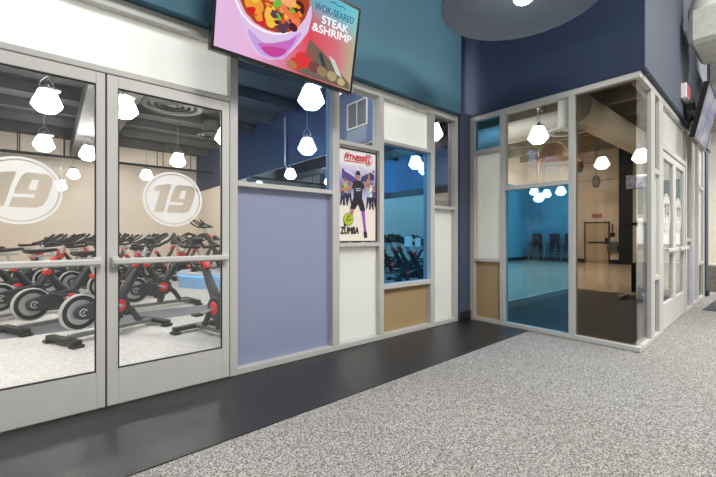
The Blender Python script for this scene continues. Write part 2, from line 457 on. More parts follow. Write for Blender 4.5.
def door(name, label, x0, x1, sl, sr, hinge):
    """leaf from x0..x1; glass from x0+sl..x1-sr"""
    d = empty(name, (x0, YL, 0), 0, label, 'door', kind='structure')
    W = x1 - x0; Y0, Y1 = 0.0, .045
    def bx(nm, a, b, c, e, m='doorframe', y0=Y0, y1=Y1, bv=.003):
        return MB().box(a, b, y0, y1, c, e).build(nm, M[m], d, bevel=bv)
    bx('stile', 0, sl, .012, 2.105); bx('stile', W - sr, W, .012, 2.105)
    bx('bottom_rail', sl, W - sr, .012, .24); bx('top_rail', sl, W - sr, 2.03, 2.105)
    MB().box(sl, W - sr, .02, .026, .24, 2.03).build('pane', M['clear'], d, label='clear glass pane')
    g = MB(); e = .006
    for a, b, c, f in ((sl, sl + e, .24, 2.03), (W - sr - e, W - sr, .24, 2.03), (sl + e, W - sr - e, .24, .24 + e), (sl + e, W - sr - e, 2.03 - e, 2.03)):
        g.box(a, b, -.001, .019, c, f)
    g.build('gasket', M['gasket'], d, label='dark glazing gasket')
    b = MB().box(.022, W - .022, -.062, -.034, .905, .945).build('push_bar', M['doorframe'], d, bevel=.008, label='pale push bar across the glass')
    MB().box(.02, .06, -.05, 0.0, .895, .955).box(W - .06, W - .02, -.05, 0.0, .895, .955).build('bar_bracket', M['doorframe'], b, bevel=.004)
    emblem(d, sl + .5 * (W - sl - sr) + (.0 if hinge else -.012), 1.342, .191, .0185)
    return d
door('door_1', 'left leaf of the glazed double door to the cycling room', -.51, .268, .055, .048, 0)
door('door_2', 'right leaf of the glazed double door to the cycling room', .277, 1.055, .060, .056, 1)
MB_ = MB().box(.268, .277, YL + .01, YL + .04, .01, 2.105)
struct('trim_2', MB_, M['gasket'], 'dark seam between the two leaves of the cycling room doors', 'door seam')

# ------------------------------------------------------------------ corner studio glazing (front face X = XB)
w2 = empty('window_2', (XB, 0, 0), 0, 'aluminium framed front glazing of the corner studio', 'storefront window', kind='structure')
def m2(nm, y0, y1, z0, z1, x0=0., x1=.09, label=None):
    return MB().box(x0, x1, y0, y1, z0, z1).build(nm, M['frame'], w2, bevel=.003, label=label)
def p2(y0, y1, z0, z1, mat, label, x=.046):
    return MB().box(x, x + .006, y0, y1, z0, z1).build('pane', M[mat], w2, label=label)
m2('head_rail', .957, 2.765, 2.56, 2.622); m2('sill_rail', .957, 2.765, .004, .05)
m2('mullion', 2.700, 2.765, .05, 2.56); m2('mullion', 2.290, 2.352, .05, 2.56); m2('mullion', 1.518, 1.577, .05, 2.56)
m2('transom_rail', 2.352, 2.70, 2.12, 2.178); m2('transom_rail', 2.352, 2.70, .764, .802); m2('transom_rail', 1.577, 2.29, 1.632, 1.682)
p2(2.352, 2.70, 2.178, 2.56, 'blue', 'small blue tinted top glass')
p2(2.352, 2.70, .802, 2.12, 'white', 'tall white frosted panel')
p2(2.352, 2.70, .05, .764, 'tan', 'tan frosted low panel')
p2(1.577, 2.29, 1.682, 2.56, 'clear', 'clear upper glass')
p2(1.577, 2.29, .05, 1.632, 'blue2', 'blue tinted lower glass')
p2(1.0, 1.518, .05, 2.56, 'amber', 'tall bronze tinted glass at the corner')

# doorway side: local x along the face, local y into the building
w3 = empty('window_3', (OX, OY, 0), TH, 'aluminium framed side glazing beside the double doors', 'storefront window', kind='structure')
def m3(nm, x0, x1, z0, z1, y0=0., y1=.040, mat='frame', label=None):
    return MB().box(x0, x1, y0, y1, z0, z1).build(nm, M[mat], w3, bevel=.003, label=label)
def p3(x0, x1, z0, z1, mat, label, y=.034):
    return MB().box(x0, x1, y, y + .006, z0, z1).build('pane', M[mat], w3, label=label)
m3('head_rail', .122, 4.72, 2.56, 2.622, y1=.1); m3('sill_rail', .122, 1.05, .004, .05); m3('sill_rail', 2.66, 4.72, .004, .05)
for a, b in ((.46, .62), (.86, 1.05), (2.66, 2.76), (3.20, 3.40), (3.86, 3.98), (4.6, 4.72)):
    m3('mullion', a, b, .05, 2.56)
m3('transom_rail', .62, .86, 1.74, 1.79); m3('transom_rail', .62, .86, .62, .67)
m3('transom_rail', 1.05, 2.66, 2.06, 2.12)
m3('transom_rail', 2.76, 3.2, 1.0, 1.05)
m3('transom_rail', 3.98, 4.6, 1.87, 1.93); m3('transom_rail', 3.98, 4.6, .6, .65)
p3(.058, .46, .05, 2.56, 'clear', 'clear corner glass')
p3(.62, .86, 1.79, 2.56, 'clear', 'clear upper glass'); p3(.62, .86, .67, 1.74, 'white', 'slim white frosted panel'); p3(.62, .86, .05, .62, 'clear', 'clear low glass')
p3(1.05, 2.66, 2.12, 2.56, 'white', 'pale frosted transom glass over the double doors')
p3(2.76, 3.2, 1.05, 2.56, 'clear', 'clear tall glass'); p3(2.76, 3.2, .05, 1.0, 'lav', 'lavender frosted low panel')
p3(3.4, 3.86, .05, 2.56, 'white', 'white frosted tall panel')
p3(3.98, 4.6, 1.93, 2.56, 'white', 'white frosted top panel'); p3(3.98, 4.6, .65, 1.87, 'white', 'white frosted mid panel'); p3(3.98, 4.6, .05, .6, 'clear', 'clear low glass')

def side_door(name, label, s0, s1):
    d = empty(name, (OX + math.cos(TH) * s0, OY + math.sin(TH) * s0, 0), TH, label, 'door', kind='structure')
    W = s1 - s0
    def bx(nm, a, b, c, e): return MB().box(a, b, .012, .057, c, e).build(nm, M['doorframe'], d, bevel=.003)
    bx('stile', 0, .085, .012, 2.05); bx('stile', W - .085, W, .012, 2.05)
    bx('bottom_rail', .085, W - .085, .012, .31); bx('top_rail', .085, W - .085, 1.97, 2.05)
    MB().box(.085, W - .085, .032, .038, .31, 1.97).build('pane', M['clear'], d, label='clear glass pane')
    MB().box(.03, W - .03, -.04, -.012, .905, .945).box(.03, .07, -.04, .012, .9, .95).box(W - .07, W - .03, -.04, .012, .9, .95).build('push_bar', M['doorframe'], d, bevel=.004, label='pale push bar')
    emblem(d, W / 2, 1.35, .24, .03)
    return d
side_door('door_3', 'near leaf of the glazed double doors on the studio side', 1.055, 1.85)
side_door('door_4', 'far leaf of the glazed double doors on the studio side', 1.857, 2.655)

# ------------------------------------------------------------------ menu screen on the left, screen on the right
def screen_bg(name, fn):
    m, nt, out = new_mat(name); fn(nt, out); return m
def menu_bg(nt, out):
    tc = nt.nodes.new('ShaderNodeTexCoord'); sx = nt.nodes.new('ShaderNodeSeparateXYZ')
    nt.links.new(tc.outputs['Generated'], sx.inputs[0])
    rt_ = nt.nodes.new('ShaderNodeValToRGB'); rb = nt.nodes.new('ShaderNodeValToRGB')
    def ramp(r, st):
        e = r.color_ramp.elements
        e[0].position, e[0].color = st[0]; e[1].position, e[1].color = st[1]
        for p, c in st[2:]:
            k = e.new(p); k.color = c
    ramp(rt_, [(0, S(222, 168, 218)), (.2, S(226, 170, 214)), (.45, S(210, 120, 150)), (.62, S(120, 170, 190)), (.8, S(104, 190, 206)), (1, S(128, 206, 214))])
    ramp(rb, [(0, S(232, 192, 232)), (.2, S(238, 188, 226)), (.4, S(224, 140, 172)), (.62, S(226, 80, 90)), (.85, S(214, 120, 130)), (1, S(190, 180, 150))])
    nz = nt.nodes.new('ShaderNodeTexNoise'); nz.inputs['Scale'].default_value = 2.5
    nt.links.new(tc.outputs['Generated'], nz.inputs['Vector'])
    ad = nt.nodes.new('ShaderNodeMath'); ad.operation = 'MULTIPLY_ADD'; ad.inputs[1].default_value = .35; ad.inputs[2].default_value = -.17
    nt.links.new(nz.outputs['Fac'], ad.inputs[0])
    a2 = nt.nodes.new('ShaderNodeMath'); a2.operation = 'ADD'; nt.links.new(sx.outputs['Z'], a2.inputs[0]); nt.links.new(ad.outputs[0], a2.inputs[1])
    mr = nt.nodes.new('ShaderNodeMapRange'); mr.inputs['From Min'].default_value = .5; mr.inputs['From Max'].default_value = .85
    nt.links.new(a2.outputs[0], mr.inputs['Value'])
    nt.links.new(sx.outputs['X'], rt_.inputs['Fac']); nt.links.new(sx.outputs['X'], rb.inputs['Fac'])
    mx = nt.nodes.new('ShaderNodeMix'); mx.data_type = 'RGBA'
    nt.links.new(mr.outputs[0], mx.inputs['Factor']); nt.links.new(rb.outputs[0], mx.inputs[6]); nt.links.new(rt_.outputs[0], mx.inputs[7])
    em = nt.nodes.new('ShaderNodeEmission'); em.inputs[1].default_value = .95
    nt.links.new(mx.outputs[2], em.inputs[0]); nt.links.new(em.outputs[0], out.inputs[0])
def gym_bg(nt, out, k_=.8):
    tc = nt.nodes.new('ShaderNodeTexCoord'); nz = nt.nodes.new('ShaderNodeTexNoise'); nz.inputs['Scale'].default_value = 3
    r = nt.nodes.new('ShaderNodeValToRGB'); e = r.color_ramp.elements
    e[0].position, e[0].color = .3, S(130, 150, 184); e[1].position, e[1].color = .7, S(212, 208, 212)
    k = e.new(.5); k.color = S(172, 168, 186)
    em = nt.nodes.new('ShaderNodeEmission'); em.inputs[1].default_value = k_
    g = nt.nodes.new('ShaderNodeBsdfGlossy'); g.inputs['Roughness'].default_value = .05
    ads = nt.nodes.new('ShaderNodeMixShader'); ads.inputs[0].default_value = .12
    nt.links.new(tc.outputs['Generated'], nz.inputs['Vector']); nt.links.new(nz.outputs['Fac'], r.inputs['Fac'])
    nt.links.new(r.outputs[0], em.inputs[0]); nt.links.new(em.outputs[0], ads.inputs[1]); nt.links.new(g.outputs[0], ads.inputs[2])
    nt.links.new(ads.outputs[0], out.inputs[0])

def television(label, loc, rz, tilt, W, H, bg, mount_back):
    t = empty('television', loc, 0, label, 'television')
    t.rotation_euler = (tilt, 0, rz)
    b = .016
    MB().box(-.004, W + .004, .004, .05, -.004, H + .004).box(W * .2, W * .8, .05, .085, H * .15, H * .8).build('casing', M['bezel'], t, bevel=.004)
    f = MB()
    for a, c, d, e in ((-.004, b, -.004, H + .004), (W - b, W + .004, -.004, H + .004), (b, W - b, -.004, b * 1.3), (b, W - b, H - b, H + .004)):
        f.box(a, c, -.006, .004, d, e)
    f.build('bezel', M['bezel'], t)
    s = MB().box(b, W - b, -.001, .003, b * 1.3, H - b).build('screen', bg, t)
    # mount arm back to the wall (level in the wall's frame)
    mm = MB().box(W * .36, W * .64, .085, .10, H * .3, H * .75)
    mm.rod((W * .5, .09, H * .5), (W * .5, mount_back, H * .5 + .02), .03)
    mm.box(W * .4, W * .6, mount_back - .012, mount_back, H * .3, H * .75)
    mm.build('wall_mount', M['bezel'], t)
    return t, s
tilt = .183
tv, scr = television('wide menu screen showing a bowl of stir fry, tilted out from the teal wall', (.8116, 2.4829, 2.3177), .025, tilt, 1.2, .69, screen_bg('menu screen image', menu_bg), .30)
def em(r, g, b, k=.95): return emitter('screen colour %d %d %d' % (r, g, b), S(r, g, b), k)
ly = [-.0018]
def lay(name, poly, mat):
    ly[0] -= .00022
    return curve_mesh(name, [poly] if isinstance(poly[0], tuple) else poly, mat, .0002, scr, (0, ly[0], 0))
lay('picture_board', [(.74, .30), (.86, .25), (1.17, .08), (1.18, .03), (.70, .03), (.56, .05), (.70, .13)], em(120, 104, 92))
lay('picture_board', [(.93, .24), (.99, .22), (1.09, .10), (1.02, .12)], em(206, 214, 200))
lay('picture_board', [(.83, .22), (.86, .24), (.93, .12), (.90, .10)], em(60, 70, 72))
for cx_, cz_, r_, c in ((.70, .135, .075, (232, 60, 62)), (.64, .09, .06, (216, 66, 60)), (.60, .07, .045, (190, 120, 90)), (.80, .11, .055, (124, 78, 70)), (.76, .19, .05, (150, 92, 84)), (.88, .10, .05, (150, 130, 100)), (.98, .09, .05, (178, 160, 120)), (1.08, .07, .04, (190, 178, 130))):
    lay('picture_pepper', circle(cx_, cz_, r_ * .75, 24, r_), em(*c))
# bowl
rim = [(.115, .45), (.15, .354), (.2, .285), (.27, .245), (.36, .232), (.445, .239), (.54, .275), (.62, .345), (.665, .42), (.69, .50)]
bowl = [(.105, .46)] + [(.15, .30), (.21, .19), (.27, .095), (.32, .055), (.42, .052), (.52, .085), (.58, .15), (.65, .24), (.715, .345), (.735, .46), (.725, .54)] + rim[::-1]
lay('picture_bowl', bowl, em(226, 200, 236))
lay('picture_bowl', smooth([(.24, .20), (.30, .10), (.40, .062), (.52, .095), (.60, .20), (.66, .31), (.62, .30), (.52, .20), (.38, .15)]), em(206, 166, 230))
lay('picture_bowl', smooth([(.32, .13), (.40, .08), (.50, .10), (.585, .20), (.62, .28), (.55, .23), (.43, .17)]), em(206, 112, 196))
lay('picture_bowl', smooth([(.35, .115), (.42, .078), (.50, .10), (.545, .155), (.45, .15)]), em(200, 74, 156))
lay('picture_bowl', strip_poly([(x - .012, z - .004) for x, z in rim], .014), em(250, 246, 252, 1.0))
food = [(.115, .46)] + [(x + .014, z + .012) for x, z in rim[1:]] + [(.70, .60), (.62, .66), (.2, .66), (.12, .58)]
lay('picture_food', food, em(176, 74, 40))
random.seed(11)
fc = [(244, 160, 60), (250, 196, 70), (232, 92, 50), (214, 40, 44), (244, 128, 80), (84, 40, 44), (96, 66, 84), (120, 190, 70), (250, 176, 120), (240, 110, 60)]
def inside(u, v):
    for (a, b), (c, d) in zip(rim[:-1], rim[1:]):
        if a <= u <= c: return v > b + (d - b) * (u - a) / (c - a) + .05
    return False
for (u, v, rx, rz_, c) in ((.27, .37, .07, .06, 0), (.40, .34, .05, .075, 1), (.33, .29, .035, .04, 3), (.49, .30, .05, .04, 6), (.57, .38, .07, .06, 4), (.46, .43, .055, .04, 7), (.62, .48, .045, .05, 5), (.52, .50, .07, .05, 8), (.35, .48, .08, .055, 2), (.22, .47, .06, .05, 9), (.58, .33, .04, .03, 5), (.45, .37, .03, .035, 6)):
    lay('picture_food', circle(u, v, rz_, 20, rx), em(*fc[c]))
k = 0
while k < 46:
    u, v = random.uniform(.16, .66), random.uniform(.27, .62)
    if not inside(u, v): continue
    r_ = random.uniform(.012, .034)
    a0 = random.random() * 6
    poly = [(u + r_ * (1 + .3 * math.sin(3 * a + a0)) * math.cos(a), v + r_ * .8 * (1 + .3 * math.cos(2 * a + a0)) * math.sin(a)) for a in [2 * PI * i / 12 for i in range(12)]]
    lay('picture_food', poly, em(*random.choice(fc))); k += 1
wt = em(250, 250, 250, 1.0); nv = em(40, 76, 130)
lay('menu_flourish', strip_poly([(.88, .622), (.92, .63), (.96, .622), (1.0, .632), (1.04, .625)], .006), nv)
y_ = ly[0] - .0012
text_mesh('menu_lettering', 'WOK-SEARED', .072, nv, scr, (.745, y_, .520), .385, slope=.06)
text_mesh('menu_lettering', 'STEAK', .082, wt, scr, (.818, y_, .446), .26, slope=.03, bold=.0022)
text_mesh('menu_lettering', '&SHRIMP', .082, wt, scr, (.735, y_, .365), .385, slope=.06, bold=.0022)

d_, s0_, z0_ = .15, 2.018, 2.327
wx = OX + math.cos(TH) * s0_ + math.sin(TH) * (d_); wy = OY + math.sin(TH) * s0_ - math.cos(TH) * d_
tv2, scr2 = television('flat screen tilted out from the slate wall over the double doors', (wx, wy, z0_), TH, .205, 1.175, .676, screen_bg('gym screen image', gym_bg), .155)

# ------------------------------------------------------------------ dance poster
po = empty('dance_class_poster', (2.118, 2.845, 1.024), 0, 'framed dance class poster with a man in a dark tee, on the storefront glass', 'poster')
PW, PH = .50, .92
def ppx(x, y): return ((x - 340) / 40. * PW, PH - (y - (144 + (x - 340) * .25)) / (99 - (x - 340) * .25) * PH)
f = MB()
for a, c, d, e in ((0, .012, 0, PH), (PW - .012, PW, 0, PH), (.012, PW - .012, 0, .012), (.012, PW - .012, PH - .012, PH)): f.box(a, c, -.01, .01, d, e)
f.build('poster_frame', M['blackpaint'], po)
def poster_mat(nt, out):
    tc = nt.nodes.new('ShaderNodeTexCoord'); sx = nt.nodes.new('ShaderNodeSeparateXYZ'); nt.links.new(tc.outputs['Generated'], sx.inputs[0])
    r = nt.nodes.new('ShaderNodeValToRGB'); e = r.color_ramp.elements
    e[0].position, e[0].color = 0, S(236, 228, 214); e[1].position, e[1].color = 1, S(238, 236, 236)
    for p, c in ((.36, S(232, 222, 212)), (.50, S(190, 180, 214)), (.62, S(140, 122, 186)), (.72, S(176, 170, 214)), (.82, S(214, 210, 226)), (.86, S(238, 236, 236))):
        k = e.new(p); k.color = c
    nt.links.new(sx.outputs['Z'], r.inputs[0])
    p = nt.nodes.new('ShaderNodeBsdfPrincipled'); p.inputs['Roughness'].default_value = .35
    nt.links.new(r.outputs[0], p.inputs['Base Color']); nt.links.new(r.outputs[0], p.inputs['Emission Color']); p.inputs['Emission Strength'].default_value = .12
    nt.links.new(p.outputs[0], out.inputs[0])
sheet = MB().box(.012, PW - .012, -.002, .002, .012, PH - .012).build('poster_sheet', screen_bg('poster print', poster_mat), po)
pl = [-.0028]
def pr(r, g, b): return principled('print ink %d %d %d' % (r, g, b), S(r, g, b), .4)
def play(name, polys, mat):
    pl[0] -= .0001
    return curve_mesh(name, polys, mat, .00008, sheet, (0, pl[0], 0))
ink = {}
def I(*c):
    if c not in ink: ink[c] = pr(*c)
    return ink[c]
Q = lambda *px: [(x, z) for x, z in px]
# ceiling lights and room in the print
play('printed_ceiling', [Q((.05, .72), (.28, .60), (.30, .56), (.05, .62))], I(92, 74, 140))
play('printed_ceiling', [Q((.47, .74), (.30, .66), (.28, .60), (.47, .64))], I(70, 60, 110))
for a, b in (((.20, .77), (.30, .68)), ((.33, .76), (.47, .70)), ((.08, .70), (.2, .66))): play('printed_light', [strip_poly([a, b], .012)], I(236, 238, 250))
# dancers behind
for cx_, top, bot, col in ((.09, .63, .36, (170, 206, 90)), (.14, .60, .38, (120, 130, 170)), (.39, .60, .34, (150, 214, 190)), (.43, .62, .33, (238, 240, 240)), (.46, .58, .36, (92, 76, 130)), (.055, .56, .36, (90, 80, 130))):
    hgt = top - bot
    play('printed_dancer', [Q((cx_ - .028, top - .04), (cx_ + .028, top - .04), (cx_ + .022, bot + hgt * .45), (cx_ - .022, bot + hgt * .45))], I(*col))
    play('printed_dancer', [Q((cx_ - .022, bot + hgt * .45), (cx_ + .022, bot + hgt * .45), (cx_ + .034, bot), (cx_ + .016, bot), (cx_, bot + hgt * .3), (cx_ - .018, bot), (cx_ - .034, bot))], I(52, 44, 70))
    play('printed_dancer', [circle(cx_, top - .018, .018, 14)], I(150, 110, 96))
    play('printed_dancer', [strip_poly([(cx_ - .05, top - .09), (cx_ - .024, top - .055), (cx_ + .024, top - .055), (cx_ + .05, top - .03)], .014)], I(196, 150, 130))
# the instructor: skin, clothes, shoes
skin, tee, pur = I(186, 134, 116), I(44, 42, 56), I(150, 84, 190)
play('printed_instructor', [strip_poly([(.20, .565), (.13, .52), (.06, .515), (.035, .50)], [.045, .035, .028, .022])], skin)
play('printed_instructor', [strip_poly([(.315, .565), (.36, .60), (.395, .65), (.39, .70)], [.045, .036, .03, .024])], skin)
play('printed_instructor', [circle(.247, .665, .036, 20, .03)], skin)
play('printed_instructor', [Q((.232, .635), (.265, .635), (.268, .60), (.23, .60))], skin)
play('printed_instructor', [Q((.214, .668), (.284, .672), (.272, .706), (.25, .714), (.226, .704)), ], I(40, 40, 60))
play('printed_instructor', [Q((.205, .34), (.175, .25), (.12, .18), (.09, .17), (.12, .22), (.155, .34))], skin)
play('printed_instructor', [Q((.29, .33), (.335, .34), (.345, .2), (.36, .10), (.33, .10), (.315, .2))], pur)
play('printed_instructor', [Q((.19, .60), (.225, .615), (.272, .615), (.32, .595), (.335, .55), (.305, .53), (.30, .43), (.19, .43), (.195, .53), (.165, .525))], tee)
play('printed_instructor', [Q((.19, .44), (.30, .44), (.32, .40), (.345, .32), (.285, .31), (.248, .38), (.21, .325), (.145, .33), (.17, .40))], I(36, 36, 46))
play('printed_shirt_mark', [Q((.215, .535), (.285, .54), (.285, .53), (.215, .525))], I(190, 190, 206))
play('printed_shirt_mark', [Q((.22, .518), (.28, .522), (.28, .512), (.22, .508))], I(190, 190, 206))
play('printed_instructor', [Q((.07, .185), (.115, .215), (.125, .195), (.09, .15), (.07, .155))], I(70, 44, 90))
play('printed_instructor', [Q((.32, .105), (.365, .105), (.372, .045), (.33, .04))], I(50, 36, 72))
# lettering
py = pl[0] - .0012
play('printed_badge', [circle(.385, .835, .056, 36)], I(214, 30, 44))
play('printed_badge', [circle(.385, .835, .047, 36), circle(.385, .835, .041, 36)], I(250, 246, 246))
text_mesh('printed_lettering', '19', .075, I(252, 250, 250), sheet, (.352, pl[0] - .0012, .809), .064, shear=.15, bold=.003)
text_mesh('printed_lettering', 'FITNESS', .07, I(214, 30, 44), sheet, (.07, py, .812), .255, shear=.2, bold=.0028)
play('printed_swoosh', [Q((.075, .80), (.32, .80), (.32, .794), (.075, .791))], I(214, 30, 44))
play('printed_swoosh', [Q((.09, .872), (.16, .88), (.10, .866))], I(214, 30, 44))
text_mesh('printed_lettering', 'ZUMBA', .092, I(34, 34, 38), sheet, (.028, py, .085), .225, shear=.08, bold=.003)
play('printed_badge', [circle(.125, .225, .062, 36)], I(60, 70, 20))
play('printed_badge', [circle(.125, .225, .057, 36)], I(186, 206, 50))
play('printed_badge', [strip_poly([(.095, .20), (.115, .225), (.108, .248)], .011)], I(60, 90, 30))

play('printed_badge', [strip_poly([(.124, .222), (.142, .210), (.158, .232)], .011)], I(60, 90, 30))
play('printed_badge', [circle(.130, .255, .011, 14)], I(60, 90, 30))

# ------------------------------------------------------------------ pendants
def pendant(label, x, y, z, top, mat='lampglass', D=.36, group=None, clamp=0.):
    p = empty('pendant_lamp', (x, y, z), clamp, label, 'pendant lamp', group)
    k = D / .36
    MB().lathe([(0, .15), (.075, .15), (.105, .13), (.178, -.045), (.18, -.065), (.165, -.085), (.10, -.155), (.06, -.165), (0, -.165)], 10, Matrix.Scale(k, 4)).build('glass_shade', M[mat], p, label='lit white schoolhouse glass')
    MB().lathe([(0, .24), (.03, .24), (.045, .2), (.09, .185), (.095, .152), (0, .152)], 16, Matrix.Scale(k, 4)).box(.09 * k, .16 * k, -.03, .03, .165 * k, .2 * k).build('fitter', M['galv'], p, smooth=True, label='grey metal fitter')
    MB().tube([(.09 * k, 0, .18 * k), (.075 * k, 0, .26 * k), (0, 0, .36 * k)], .006, 6).tube([(-.09 * k, 0, .18 * k), (-.075 * k, 0, .26 * k), (0, 0, .36 * k)], .006, 6).build('yoke', M['galv'], p)
    MB().rod((0, 0, .34 * k), (0, 0, top - z), .007, seg=6).build('cable', M['galv'], p)
    return p
CZ = 3.94
for lb, x, y, z, cl in (
    ('bright pendant lamp high behind the left door leaf, largest there', -.03, 6.86, 3.0, .4),
    ('pendant lamp below and behind the largest lamp in the left door', -.09, 9.99, 3.0, .2),
    ('pendant lamp cut by the right edge of the left door glass', .68, 10.55, 3.0, .3),
    ('small pendant lamp above the emblem in the left door', .50, 12.7, 2.78, .1),
    ('small pendant lamp just behind the emblem ring in the left door', .22, 12.7, 2.44, .1),
    ('large pendant lamp at the left edge of the right door glass', .85, 6.44, 3.0, .5),
    ('pendant lamp above the emblem in the right door', 2.48, 10.07, 3.0, .3),
    ('small pendant lamp touching the emblem ring in the right door', 2.26, 12.75, 2.95, .2),
    ('pendant lamp half hidden by the right stile of the right door', 2.59, 7.1, 3.0, .2),
    ('brightest pendant lamp just under the menu screen', 2.77, 4.33, 3.0, .1),
    ('second pendant lamp behind the deep blue glass, under the brightest one', 3.78, 6.05, 2.80, .1)):
    pendant(lb, x, y, z, 3.345 if .4 < x < 1.2 else CZ, clamp=cl, D=.30 if y > 12.4 and x < 1 else .36, mat='lampglass2' if y > 12 or x > 3.5 else 'lampglass', group='pendant lamps of the cycling room')
for lb, x, y, z in (
    ('large white pendant lamp behind the clear upper glass of the studio', 7.11, 3.2, 3.0),
    ('pendant lamp seen through the bronze glass', 11.13, 3.36, 3.0),
    ('pendant lamp beside the gym screen behind the clear corner glass', 10.74, 2.44, 2.98),
    ('leftmost small pendant lamp over the far wood floor', 15.2, 7.0, 2.92),
    ('small pendant lamp hanging lowest over the far wood floor', 13.6, 6.1, 2.48),
    ('small pendant lamp in the middle of the far row over the wood floor', 15.4, 6.6, 2.8),
    ('small pendant lamp nearest the bronze glass in the far row', 14.5, 5.7, 2.75)):
    pendant(lb, x, y, z, 3.62 if x == 11.13 else 4.69, mat='lampglass3', group='pendant lamps of the studio')

# big dome over the hall
dm = empty('dome_pendant', (3.09, 1.535, 3.1), 0, 'wide dark dome shade hung in front of the navy wall', 'dome lamp')
MB().lathe([(.665, 0), (.66, .03), (.55, .12), (.36, .19), (.12, .235), (0, .24), (0, .232), (.12, .227), (.355, .182), (.545, .112), (.655, .026), (.662, 0)], 64, closed=False).build('dome_shade', M['dome'], dm, smooth=True)
MB().lathe([(0, .07), (.05, .07), (.078, .04), (.08, .015), (.06, -.005), (0, -.012)], 24).build('lamp_globe', M['lampsmall'], dm, loc=(.03, -.01, .0), smooth=True, label='small lit white globe')
MB().lathe([(0, .23), (.05, .23), (.05, .07), (0, .07)], 20, Matrix.Translation((.03, -.01, 0))).build('lamp_socket', M['galv'], dm, smooth=True)
MB().rod((0, 0, .235), (0, 0, 2.5), .015).build('rod', M['blackpaint'], dm)

# ------------------------------------------------------------------ cycling room overhead
t = MB().box(.45, 1.18, 4.2, 13.6, 3.36, 3.735).build('air_duct', M['darkduct'], bevel=.01)
tag(t, 'charcoal rectangular duct under the ceiling beside the round diffuser', 'duct')
jb = MB()
for i in range(9):
    yy = 3.4 + i * 1.15
    jb.box(-1.3, 4.06, yy, yy + .07, 3.74, 3.94)
struct('beam', jb, M['darkceil'], 'row of charcoal joists across the cycling room ceiling', 'joists')
def diffuser(label, x, y, z, R, mat, neck, top):
    d = empty('ceiling_diffuser', (x, y, z), 0, label, 'ceiling diffuser')
    MB().lathe([(R, .012), (R * .99, 0), (R * .84, 0), (R * .80, .03), (R * .80, .045), (R, .03)], 48, closed=True).build('outer_ring', M[mat], d, smooth=True)
    for a, b, k in ((.74, .60, .0), (.54, .40, .008), (.34, .2, .016)):
        MB().lathe([(R * a, .05 + k), (R * (a - .02), .03 + k), (R * b, .0 + k), (R * b, .012 + k), (R * a, .062 + k)], 40, closed=True).build('cone_ring', M[mat], d, smooth=True)
    MB().lathe([(0, .02), (R * .15, .02), (R * .12, .05), (0, .05)], 30).build('centre_cone', M[mat], d, smooth=True)
    MB().lathe([(R * .96, .032), (R * neck, .10), (R * neck, top - z)], 40).build('neck', M[mat], d, smooth=True)
    return d
diffuser('large round stepped ceiling diffuser behind the right door', 1.70, 7.25, 3.40, .50, 'darkduct', .6, 3.735)
diffuser('smaller dark round diffuser farther back behind the right door', 2.95, 8.9, 3.42, .34, 'darkduct', .6, 3.76)
for yy, zz, r in ((13.0, 3.26, .04), (12.2, 3.12, .028)):
    pm = MB().tube([(-1.3, yy, zz), (4.06, yy, zz)], r, 8)
    for xx in (-.6, .3, 1.35, 2.6, 3.6): pm.rod((xx, yy, zz), (xx, yy, 3.94), .012, seg=6)
    t = pm.build('sprinkler_pipe', M['blackpaint'], smooth=True)
    tag(t, 'thick black pipe hung along the beige back wall' if r > .03 else 'thin black pipe hung below the thick one along the back wall', 'pipe')
# return-air grille on the navy bulkhead
g = empty('air_grille', (4.07, 4.63, 2.95), 0, 'white framed air grille on the navy bulkhead behind clear glass', 'air vent')
fr = MB()
for a, b, c, d in ((0, .54, 0, .022), (0, .54, .438, .46), (0, .022, .022, .438), (.518, .54, .022, .438), (.264, .276, .022, .438)): fr.box(-.02, 0, a, b, c, d)
fr.build('grille_frame', M['galv'], g, label='pale grey frame')
MB().box(-.006, 0, .03, .51, .03, .43).build('grille_back', M['grille'], g)
lv = MB()
for i in range(12):
    lv.box(-.014, -.006, .03, .262, .045 + i * .032, .053 + i * .032); lv.box(-.014, -.006, .278, .51, .045 + i * .032, .053 + i * .032)
lv.build('louvres', M['grille'], g)
cd = MB().rod((4.035, 7.37, 2.66), (4.035, 7.37, 3.73), .03).build('conduit_pipe', M['galv'], smooth=True); tag(cd, 'vertical grey conduit on the navy bulkhead', 'pipe')
for i, (yy, hh, lb) in enumerate(((3.50, .13, 'narrower white notice sheet on the mirror'), (3.66, .15, 'wider white notice sheet on the mirror'))):
    t = MB().box(4.082, 4.085, yy, yy + (.10 if i == 0 else .15), .93, .93 + hh).build('notice_sheet', M['paper']); tag(t, lb, 'notice')

